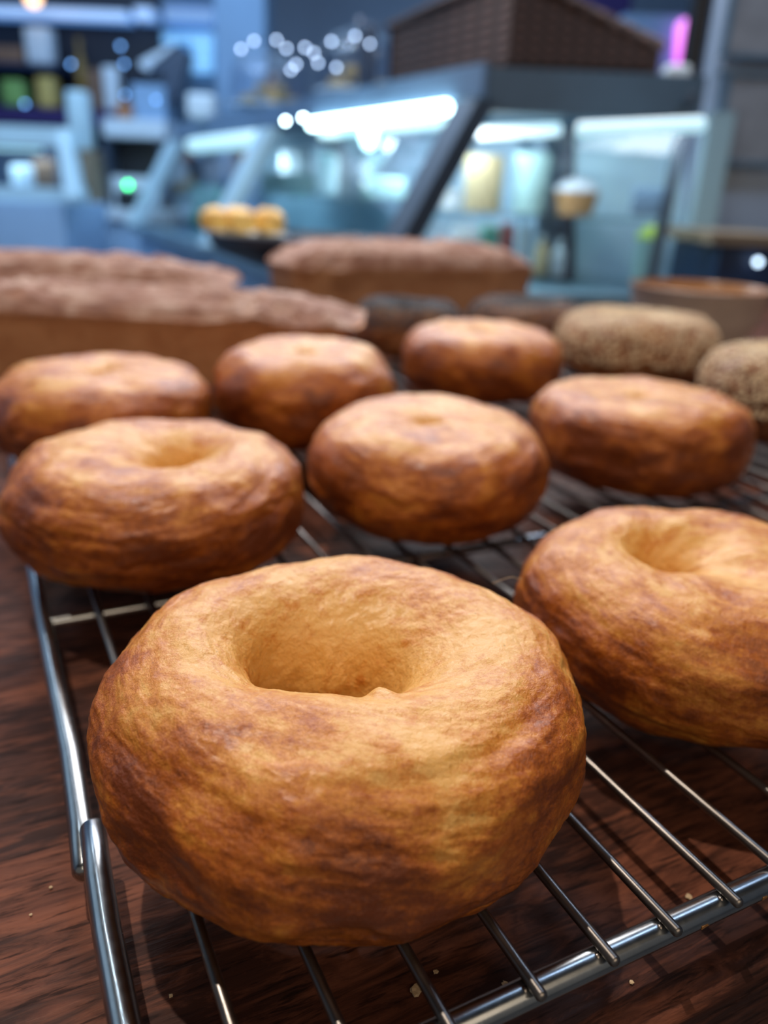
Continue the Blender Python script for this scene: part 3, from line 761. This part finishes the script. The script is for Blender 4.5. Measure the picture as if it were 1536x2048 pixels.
def bottle(x0, x1, ytop, ybot, Y, mat, label, group=None, cap=None, name='bottle', zb=None):
    cx, wd, z0, z1 = up_frame(x0, ytop, x1, ybot, Y)
    if zb is not None: z0 = zb; r = wd / 2; h = z1 - z0
    e = empty(name, (cx, Y, z0), label, 'bottle', group)
    MB().lathe((cx, Y, z0), [(0, 0), (r * .92, 0), (r, h * .04), (r, h * .58), (r * .8, h * .70), (r * .38, h * .80), (r * .36, h * .92), (0, h * .92)], 28).build('body', mat, e, smooth=True)
    MB().lathe((cx, Y, z0 + h * .90), [(0, 0), (r * .44, 0), (r * .44, h * .10), (0, h * .10)], 20).build('cap', cap or M['white'], e, smooth=True)
    return e
bottle(1066, 1096, 470, 585, 1.82, M['kraft'], 'pale bottle standing low in the case, left of the clear one', zb=sh2)
bottle(1102, 1128, 478, 590, 1.84, M['white'], 'pale blue bottle standing low in the case beside the divider', zb=sh2)
item('price_card', 1265, 375, 1345, 432, 1.72, M['steelblue'], 'pale blue ticket panel at right inside the case above the yellow lidded tub', 'price card', dep=.01)
item('food_tray', 520, 345, 625, 376, 2.74, M['white_cup'], 'pale green tray behind the second sloping post', 'tray', dep=.14, zb=zms)
item('food_tray', 722, 356, 812, 400, 2.15, M['white_cup'], 'pale green tray in the middle of the case, right of the standing bag', 'tray', dep=.14, zb=zms)
item('paper_bag', 634, 306, 674, 376, 2.42, M['pale_metal'], 'pale upright paper bag inside the case', 'paper bag', dep=.05, zb=zms)
item('food_box', 560, 290, 620, 345, 2.93, M['slab'], 'grey box standing behind the pale tray on the case shelf', 'box', dep=.1, zb=zms)
item('food_box', 455, 300, 490, 345, 3.22, M['brown'], 'dim brown box in the farthest glass section', 'box', dep=.08, zb=zms)
item('food_box', 382, 372, 440, 420, 3.50, M['teal'], 'dim teal box low in the farthest glass section', 'box', dep=.1, zb=-.014)
# added glowing cone imitating a lamp's reflection under the bright tube
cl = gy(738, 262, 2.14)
lm = empty('reflection_glow', V3(cl), 'added glowing cone imitating a lamp reflection under the bright tube', 'reflection')
MB().lathe(V3(cl), [(.075, .012), (.077, .010), (.045, -.055), (.020, -.095), (0, -.110), ], 32).build('reflection_cone', M['shelf_glass'], lm, smooth=True)
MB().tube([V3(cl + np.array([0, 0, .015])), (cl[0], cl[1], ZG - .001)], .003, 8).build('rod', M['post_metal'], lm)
MB().lathe(V3(cl), [(0, .02), (.014, .016), (.020, -.004), (.014, -.030), (0, -.042)], 24).build('glint_glow', M['led'], lm, smooth=True)

# ---- on top of the case
def on_deck(px, py_unused, inn): return along(px, 0, inn)
# wicker basket, wedge shaped, its near corner above the case corner
k0 = C0 + E1 * .045 + Wd * .02 + np.array([0, 0, .0]); k0[2] = ZT + .001
kr = C0 + E1 * .315; kr[2] = ZT + .001
kl = C0 + Wd * .50 + E1 * .04; kl[2] = ZT + .001
ko = kl + (kr - k0)
bk = empty('wicker_basket', V3((k0 + ko) / 2), 'large dark brown wicker basket with a sloping rim on top of the display case', 'basket')
h0, hr, hl = .155, .045, .13
def wallp(a, b, ha, hb, inn): return [V3(a), V3(b), V3(b + [0, 0, hb]), V3(a + [0, 0, ha])]
MB().prism(wallp(k0, kr, h0, hr, 0), (0, .015, 0)).build('end_wall', M['wicker'], bk)
MB().prism(wallp(k0, kl, h0, hl, 0), V3(E1 * .015)).build('long_wall', M['wicker'], bk)
MB().prism(wallp(kl, ko, hl, hr, 0), (0, -.015, 0)).build('end_wall', M['wicker'], bk)
MB().prism(wallp(kr, ko, hr, hr, 0), V3(-E1 * .015)).build('long_wall', M['wicker'], bk)
MB().prism([V3(k0), V3(kr), V3(ko), V3(kl)], (0, 0, .01)).build('bottom', M['wicker'], bk)
MB().tube([V3(k0 + [0, 0, h0]), V3(kr + [0, 0, hr]), V3(ko + [0, 0, hr]), V3(kl + [0, 0, hl]), V3(k0 + [0, 0, h0])], .010, 8).build('rim', M['wicker'], bk, smooth=True)

def dome(px, r, h, label, pastry_mat, plabel, n, Yin, seed):
    c = along(px, 0, Yin); c[2] = ZT + .001
    e = empty('cake_dome', V3(c), label, 'cake dome', 'glass cake domes on the display case')
    MB().lathe(V3(c), [(0, 0), (.06, 0), (.055, .006), (.016, .012), (.016, .034), (r * 1.08, .038), (r * 1.08, .045), (0, .045)], 36).build('plate', M['china'], e, smooth=True)
    c[2] += .0325
    pr_ = [(r, .013)] + [(r * cos(t) ** .8, .013 + h * .45 + h * .55 * sin(t)) for t in np.linspace(0, pi / 2 - .05, 9)] + [(0, .013 + h)]
    MB().lathe(V3(c), pr_, 40).build('glass_cover', M['dome_glass'], e, smooth=True)
    MB().lathe(V3(c + [0, 0, .013 + h]), [(0, .034), (.011, .030), (.016, .018), (.010, .004), (.006, 0)], 20).build('knob', M['dome_glass'], e, smooth=True)
    rg = random.Random(seed)
    for i in range(n):
        a = i * 2 * pi / 5 if i < 5 else i * 2 * pi / 3; rr = r * .58 if i < 5 else r * .28; zz = .0135 + (0 if i < 5 else .034)
        q = c + np.array([rr * cos(a), rr * sin(a), zz])
        o = MB().lathe((0, 0, 0), [(0, 0), (.028, .001), (.034, .012), (.028, .026), (0, .032)], 18, 1.0, .8).build('pastry', pastry_mat, smooth=True)
        o.location = V3(q); o.rotation_euler.z = rg.uniform(0, 3)
        tag(o, plabel, 'pastry', plabel)
dome(455, .14, .17, 'left glass cake dome over brown pastries on the display case', M['pastry_d'], 'brown pastries piled under the left glass dome', 8, .16, 1)
dome(590, .12, .16, 'right glass cake dome beside the wicker basket', M['pastry_d'], 'brown pastries under the right glass dome beside the basket', 6, .20, 2)
item('jar', 715, 45, 755, 128, 2.35, M['dgrey'], 'dark jar standing between the glass dome and the basket', 'jar', zb=ZT + .001)
# unseen point lights added to put glints in the domes and the steel
for i, (x, y, z) in enumerate([(-1.0, 1.3, 1.9), (-.2, 1.2, 1.9), (-1.9, 2.4, 1.9)]):
    light('glint_light', 'POINT', (x, y, z), None, 9, (.75, .88, 1.0), shadow_soft_size=.035)

fl = empty('dome_glints', V3(gy(610, 150, 2.2)), 'added string of small glowing dots imitating glints on the glass cake domes', 'glints')
M['glint_glow'] = emit('small glint glow', (.50, .68, 1.0), 8)  # emissive dots added in place of glints on the dome glass
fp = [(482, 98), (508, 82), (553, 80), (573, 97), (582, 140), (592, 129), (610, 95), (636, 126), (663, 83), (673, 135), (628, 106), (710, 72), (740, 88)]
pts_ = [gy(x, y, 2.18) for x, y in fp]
MB().tube([V3(gy(478, 178, 2.2))] + [V3(q + np.array([0, .004, 0])) for q in pts_] + [V3(gy(756, 120, 2.1))], .0012, 6).build('added_cable', M['black'], fl)
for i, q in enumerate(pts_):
    MB().lathe(V3(q), [(0, .0042), (.003, .003), (.0042, 0), (.003, -.003), (0, -.0042)], 10).build('glint_glow', M['glint_glow'], fl, smooth=True)
c = gy(1381, 198, CR[1] - .012)
MB().lathe(V3(c), [(0, .012), (.009, .009), (.012, 0), (.009, -.009), (0, -.012)], 14, 1, .6).build('glint_disc', M['post_metal'], dc, smooth=True)  # grey disc added in place of a dim blurred light on the fascia

# ---- dark cake stand with pastries between the loaves and the case
sc0 = gy(590, 474, 1.16); sr = .118; sz = sc0[2]
st = empty('cake_stand', (sc0[0], sc0[1], 0), 'dark round pedestal cake stand behind the loaves', 'cake stand')
MB().lathe((sc0[0], sc0[1], sz), [(0, -.042), (sr * .45, -.040), (sr * .90, -.020), (sr, -.006), (sr, .003), (sr * .95, .003), (sr * .9, -.004), (0, -.006)], 48).build('plate', M['dark_plate'], st, smooth=True)
MB().lathe((sc0[0], sc0[1], 0), [(0, -.0005), (.075, 0), (.07, .008), (.022, .02), (.016, .05), (.018, sz - .045), (.03, sz - .0425), (0, sz - .0425)], 32).build('pedestal', M['dark_plate'], st, smooth=True)
pc = gy(468, 462, 1.20)
pl = MB().lathe((0, 0, 0), [(0, 0), (.030, 0), (.046, .006), (.047, .008), (.03, .004), (0, .003)], 32, 1.2, .9).build('small_plate', M['china'], smooth=True)
pl.location = (sc0[0] - .062, sc0[1] - .02, sz - .004); tag(pl, 'small white plate under the yellow pastries on the dark stand', 'plate')
for i, (dx, dy, dz, r) in enumerate([(-.106, -.016, .004, .022), (-.066, -.022, .004, .020), (-.026, -.014, .004, .018), (-.086, .020, .004, .024), (-.044, .020, .004, .019)]):
    o = MB().lathe((0, 0, 0), [(0, 0), (r * .8, .002), (r, .012), (r * .85, .024), (r * .3, .031), (0, .032)], 20, 1.0, .8).build('pastry', M['pastry'], smooth=True)
    o.location = (sc0[0] + dx, sc0[1] + dy, sz + dz); o.rotation_euler.z = i
    tag(o, 'golden yellow pastries heaped on the small white plate', 'pastry', 'golden yellow pastries heaped on the small white plate')

# ================================================================== LEFT BACKGROUND
# second display case, pale frame
Y2 = 3.3
c2 = empty('display_case', V3(gy(60, 400, Y2)), 'smaller white framed display case at the far left', 'display case')
mb = MB()
for r in ((-120, 250, 150, 288), (-120, 372, 165, 402)): pbox(mb, *r, Y2, .06)
fr = mb.build('frame_rail', M['pale_metal'], c2)
a, b, c, d = gy(112, 260, Y2), gy(136, 260, Y2), gy(163, 395, Y2 - .1), gy(130, 395, Y2 - .1)
MB().prism([V3(a), V3(b), V3(c), V3(d)], (0, .05, 0)).build('frame_post', M['pale_metal'], c2)
pbox(MB(), -120, 270, 130, 390, Y2 + .02, .006).build('glass', M['glass'], c2)
pbox(MB(), -120, 262, 150, 392, Y2 + .5, .04).build('back_panel', M['dgrey'], c2)
pbox(MB(), -120, 404, 134, 600, Y2 - .02, .5).build('base', M['blue_front'], c2)
o = pbox(MB(), -120, 292, 78, 299, Y2 + .04, .02).build('light_tube', M['led_dim'], c2)
light('left_case_glow', 'AREA', V3(gy(40, 300, Y2 + .2)), V3(gy(40, 390, Y2 + .3)), 1.2, (.6, .85, 1.0), shape='RECTANGLE', size=.5, size_y=.1)
item('food_box', 20, 330, 60, 385, Y2 + .2, M['slab'], 'grey box inside the left display case', 'box')
item('food_box', 66, 318, 100, 385, Y2 + .24, M['brown'], 'brownish box inside the left display case', 'box')

# service counter with pale slab
YC = 4.05
sk = empty('service_counter', V3(gy(220, 500, YC)), 'low service counter with pale stone top and pale blue front', 'counter')
pbox(MB(), 128, 418, 345, 440, YC, .75, .01).build('top', M['slab'], sk)
pbox(MB(), 164, 440, 335, 760, YC + .05, .65).build('front_panel', M['blue_front'], sk)
pbox(MB(), 134, 440, 163, 760, YC + .04, .6).build('side_panel', M['navy'], sk)
zc_ = up_frame(128, 418, 345, 440, YC)[3] + .001
tl = empty('card_reader', V3(gy(262, 395, YC)), 'black card reader with green and red lights on the service counter', 'card reader')
def zbox(x0, y0, x1, y1, Y, dep, zb, bev=0.0):       # like pbox, standing on height zb
    cx, wd, z0, z1 = up_frame(x0, y0, x1, y1, Y)
    return MB().box((cx, Y + dep / 2, (zb + z1) / 2), (wd, dep, z1 - zb), bev=bev)
zbox(232, 380, 292, 418, YC + .02, .10, zc_, .006).build('body', M['black'], tl)
def pt(px, py, Y, r, mat, name, parent):
    c = gy(px, py, Y)
    return MB().lathe(V3(c), [(0, r), (r * .7, r * .7), (r, 0), (r * .7, -r * .7), (0, -r)], 12).build(name, mat, parent, smooth=True)
M['green_led'] = emit('green led', (.02, 1.0, .22), 10.0); M['red_led'] = emit('red led', (1.0, .15, .2), 2.2)
pt(256, 370, YC + .02, .013, M['green_led'], 'green_light', tl); pt(294, 374, YC + .02, .012, M['red_led'], 'red_light', tl)
M['glint'] = emit('blue highlight glow', (.15, .42, 1.0), 5)  # glowing beads imitate blurred blue highlights on the machine and shelves
YM = YC + .22
cm = empty('coffee_machine', V3(gy(270, 400, YM)), 'grey coffee machine with pale tray top and dark opening behind the card reader', 'coffee machine')
pbox(MB(), 205, 238, 330, 276, YM - .03, .45, .01).build('top_tray', M['slab'], cm)
pbox(MB(), 222, 277, 318, 352, YM + .12, .2).build('opening', M['black'], cm)
zbox(206, 277, 221, 400, YM, .35, zc_).build('side', M['dgrey'], cm)
zbox(319, 277, 332, 400, YM, .35, zc_).build('side', M['dgrey'], cm)
zbox(222, 353, 318, 400, YM, .3, zc_).build('drip_tray', M['slab'], cm)
for x, y in ((250, 190), (312, 200)): pt(x, y, YM - .04, .008, M['glint'], 'bokeh_glow', cm)
zm_ = up_frame(205, 238, 330, 276, YM - .03)[3] + .001
zb_ = up_frame(140, 300, 202, 384, YC + .08)[3]
tag(zbox(136, 300, 190, 384, YC + .08, .14, zc_, .01).build('bread_bin', M['oakstrip'], None), 'brown bin left of the coffee machine on the service counter', 'bin')
gd = empty('coffee_grinder', V3(gy(310, 236, YM + .12)), 'dark slanted grinder standing on the coffee machine with a pale chute', 'coffee grinder')
Pg = lambda x, y: V3(gy(x, y, YM + .12))
MB().prism([Pg(318, 205), Pg(330, 150), Pg(300, 132), Pg(352, 88), Pg(374, 102), Pg(352, 205)], (0, .16, 0)).build('body', M['dgrey'], gd)
MB().prism([Pg(278, 122), Pg(345, 86), Pg(352, 92), Pg(296, 140), Pg(282, 136)], (0, .14, 0)).build('chute', M['slab'], gd)
zbox(264, 168, 330, 238, YM + .06, .2, zm_).build('base', M['steelblue'], gd)

# back bar shelving
YS = 5.0
sh = empty('wall_shelf', V3(gy(130, 240, YS)), 'dark navy back bar shelving with blue strip lights', 'shelving')
cx, wd, z0, z1 = up_frame(-160, -60, 320, 262, YS + .35)
MB().box((cx, YS + .38, (z1 - .92) / 2), (wd, .06, z1 + .92)).build('back_board', M['navy'], sh)
M['strip'] = emit('blue strip', (.12, .33, .85), .6); M['strip2'] = emit('bright blue strip', (.16, .50, 1.0), .85)
pbox(MB(), -160, 12, 252, 34, YS + .2, .15).build('strip_light', M['strip'], sh)
pbox(MB(), 268, 14, 304, 40, YS + .2, .15).build('strip_light', M['strip'], sh)
pbox(MB(), -160, 124, 110, 132, YS, .35).build('shelf', M['navy2'], sh)
pbox(MB(), -160, 214, 250, 246, YS, .35).build('shelf', M['purple'], sh)
zs1 = up_frame(-160, 124, 110, 132, YS)[3] + .001; zs2 = up_frame(-160, 214, 250, 246, YS)[3] + .001
for x, y in ((142, 128), (241, 92), (248, 128), (50, 208)): pt(x, y, YS - .02, .010, M['glint'], 'bokeh_glow', sh)  # added emissive dots, blurred highlights along the shelving
pt(66, -4, YS - .05, .045, emit('warm lamp', (1.0, .55, .2), 3), 'warm_lamp', sh)
wn = MB(); pbox(wn, 316, -60, 432, 240, 6.3, .19); o = wn.build('window_1', M['steelblue']); tag(o, kind='structure')
o = pbox(MB(), 328, 14, 425, 44, 6.2, .09).build('strip_light', M['strip']); tag(o, 'short blue strip light above the glowing glass blocks', 'strip light')
gl = 'blue backlit glass blocks beside the pale column'
for (x, y) in [(330, 76), (351, 76), (372, 76), (393, 76), (414, 76), (393, 96), (414, 96), (393, 116), (414, 116), (393, 136), (414, 136)]:
    o = pbox(MB(), x - 10, y - 9, x + 10, y + 9, 6.24, .05).build('glass_block', M['strip2']); tag(o, gl, 'glass block', gl)
item('mug', 48, 52, 98, 124, YS + .02, M['white'], 'white mug on the back bar top shelf', 'mug', zb=zs1)
item('snack_box', -20, 92, 44, 124, YS + .02, M['brown'], 'brownish box on the top shelf at the left edge', 'box', zb=zs1)
item('snack_bag', 2, 158, 46, 214, YS + .02, M['green'], 'green packet on the lower shelf at the far left', 'packet', zb=zs2)
item('snack_bag', 72, 152, 108, 214, YS + .02, M['yellow'], 'yellow packet on the lower shelf', 'packet', zb=zs2)
bottle(153, 172, 76, 214, YS + .20, M['amber'], 'amber topped bottle on the back bar', cap=M['amber'], zb=zs2)
item('carton', 174, 138, 202, 200, YS + .02, M['brown'], 'brown carton beside the pale carton on the back bar', 'carton', zb=zs2)
item('carton', 205, 132, 234, 196, YS + .02, M['slab'], 'pale carton beside the brown one on the back bar', 'carton', zb=zs2)
item('cup_stack', 132, 180, 172, 272, YC + .1, M['pale_metal'], 'tall stack of pale blue cups left of the coffee machine', 'cup stack', zb=zb_ + .001)
item('carton', 232, 205, 260, 240, YM, M['orange'], 'orange carton on the coffee machine tray', 'carton', zb=zm_)
item('jug', 372, 186, 428, 232, 3.35, M['china'], 'pale jug on the far end of the long display case', 'jug', zb=ZT + .001)

# ================================================================== RIGHT BACKGROUND
M['neon'] = emit('magenta neon', (.85, .06, .80), 1.6)
o = MB().tube([V3(gy(1372, 52, 3.014)), V3(gy(1368, 122, 3.014))], .032, 12, round_end=True).build('neon_tube', M['neon'], smooth=True); tag(o, 'upright magenta neon tube at the upper right', 'neon light')
cx, wd, z0, z1 = up_frame(1240, 30, 1395, 160, 3.04)
o = MB().box((cx, 3.075, (z1 - .92) / 2), (wd, .07, z1 + .92)).build('back_screen', M['steelblue']); tag(o, 'blue grey screen panel behind the magenta neon tube', 'panel')
cx, wd, z0, z1 = up_frame(1110, -80, 1262, 120, 3.8)
o = MB().box((cx, 3.84, .69), (wd, .08, 3.2)).build('curtain', M['purple']); tag(o, 'dark purple curtain above the wicker basket', 'curtain')
o = pbox(MB(), 1385, -80, 1418, 160, 1.97, .04).build('trim_1', M['black']); tag(o, kind='structure')
item('white_jug', 1336, 128, 1384, 150, 1.90, M['china'], 'pale jug on the case top under the magenta neon tube', 'jug', zb=ZT + .001)
cx, wd, z0, z1 = up_frame(1376, 222, 1424, 760, 1.91)
o = MB().box((cx, 1.9325, (z1 - .92) / 2), (wd, .045, z1 + .92)).build('trim_2', M['trim']); tag(o, kind='structure')
def frame(x0, y0, x1, y1, Y, label):
    e = empty('wall_notice', V3(gy((x0 + x1) / 2, (y0 + y1) / 2, Y)), label, 'notice')
    pbox(MB(), x0, y0, x1, y1, Y, .012).build('sheet', M['poster'], e)
    mb = MB()
    for r in ((x0 - 6, y0 - 6, x1 + 6, y0 + 3), (x0 - 6, y1 - 3, x1 + 6, y1 + 6), (x0 - 6, y0, x0 + 3, y1), (x1 - 3, y0, x1 + 6, y1)): pbox(mb, *r, Y - .006, .02)
    mb.build('frame', M['grey_metal'], e)
frame(1468, -90, 1600, 112, 1.93, 'framed grey notice at the top right corner')
frame(1446, 150, 1570, 326, 1.93, 'framed brown grey notice below the top right one')
bx = empty('wall_cabinet', V3(gy(1490, 560, 1.7)), 'navy cabinet with a pale wood top at the right edge', 'cabinet')
cx, wd, z0, z1 = up_frame(1428, 494, 1620, 640, 1.62)
MB().box((cx, 1.76, (z1 - .92) / 2), (wd, .28, z1 + .92)).build('body', M['navy2'], bx)
pbox(MB(), 1424, 470, 1630, 493, 1.60, .31).build('top', M['oakstrip'], bx)
pt(1516, 524, 1.60, .006, emit('cabinet highlight glow', (.6, .8, 1.0), 6), 'bokeh_glow', bx)
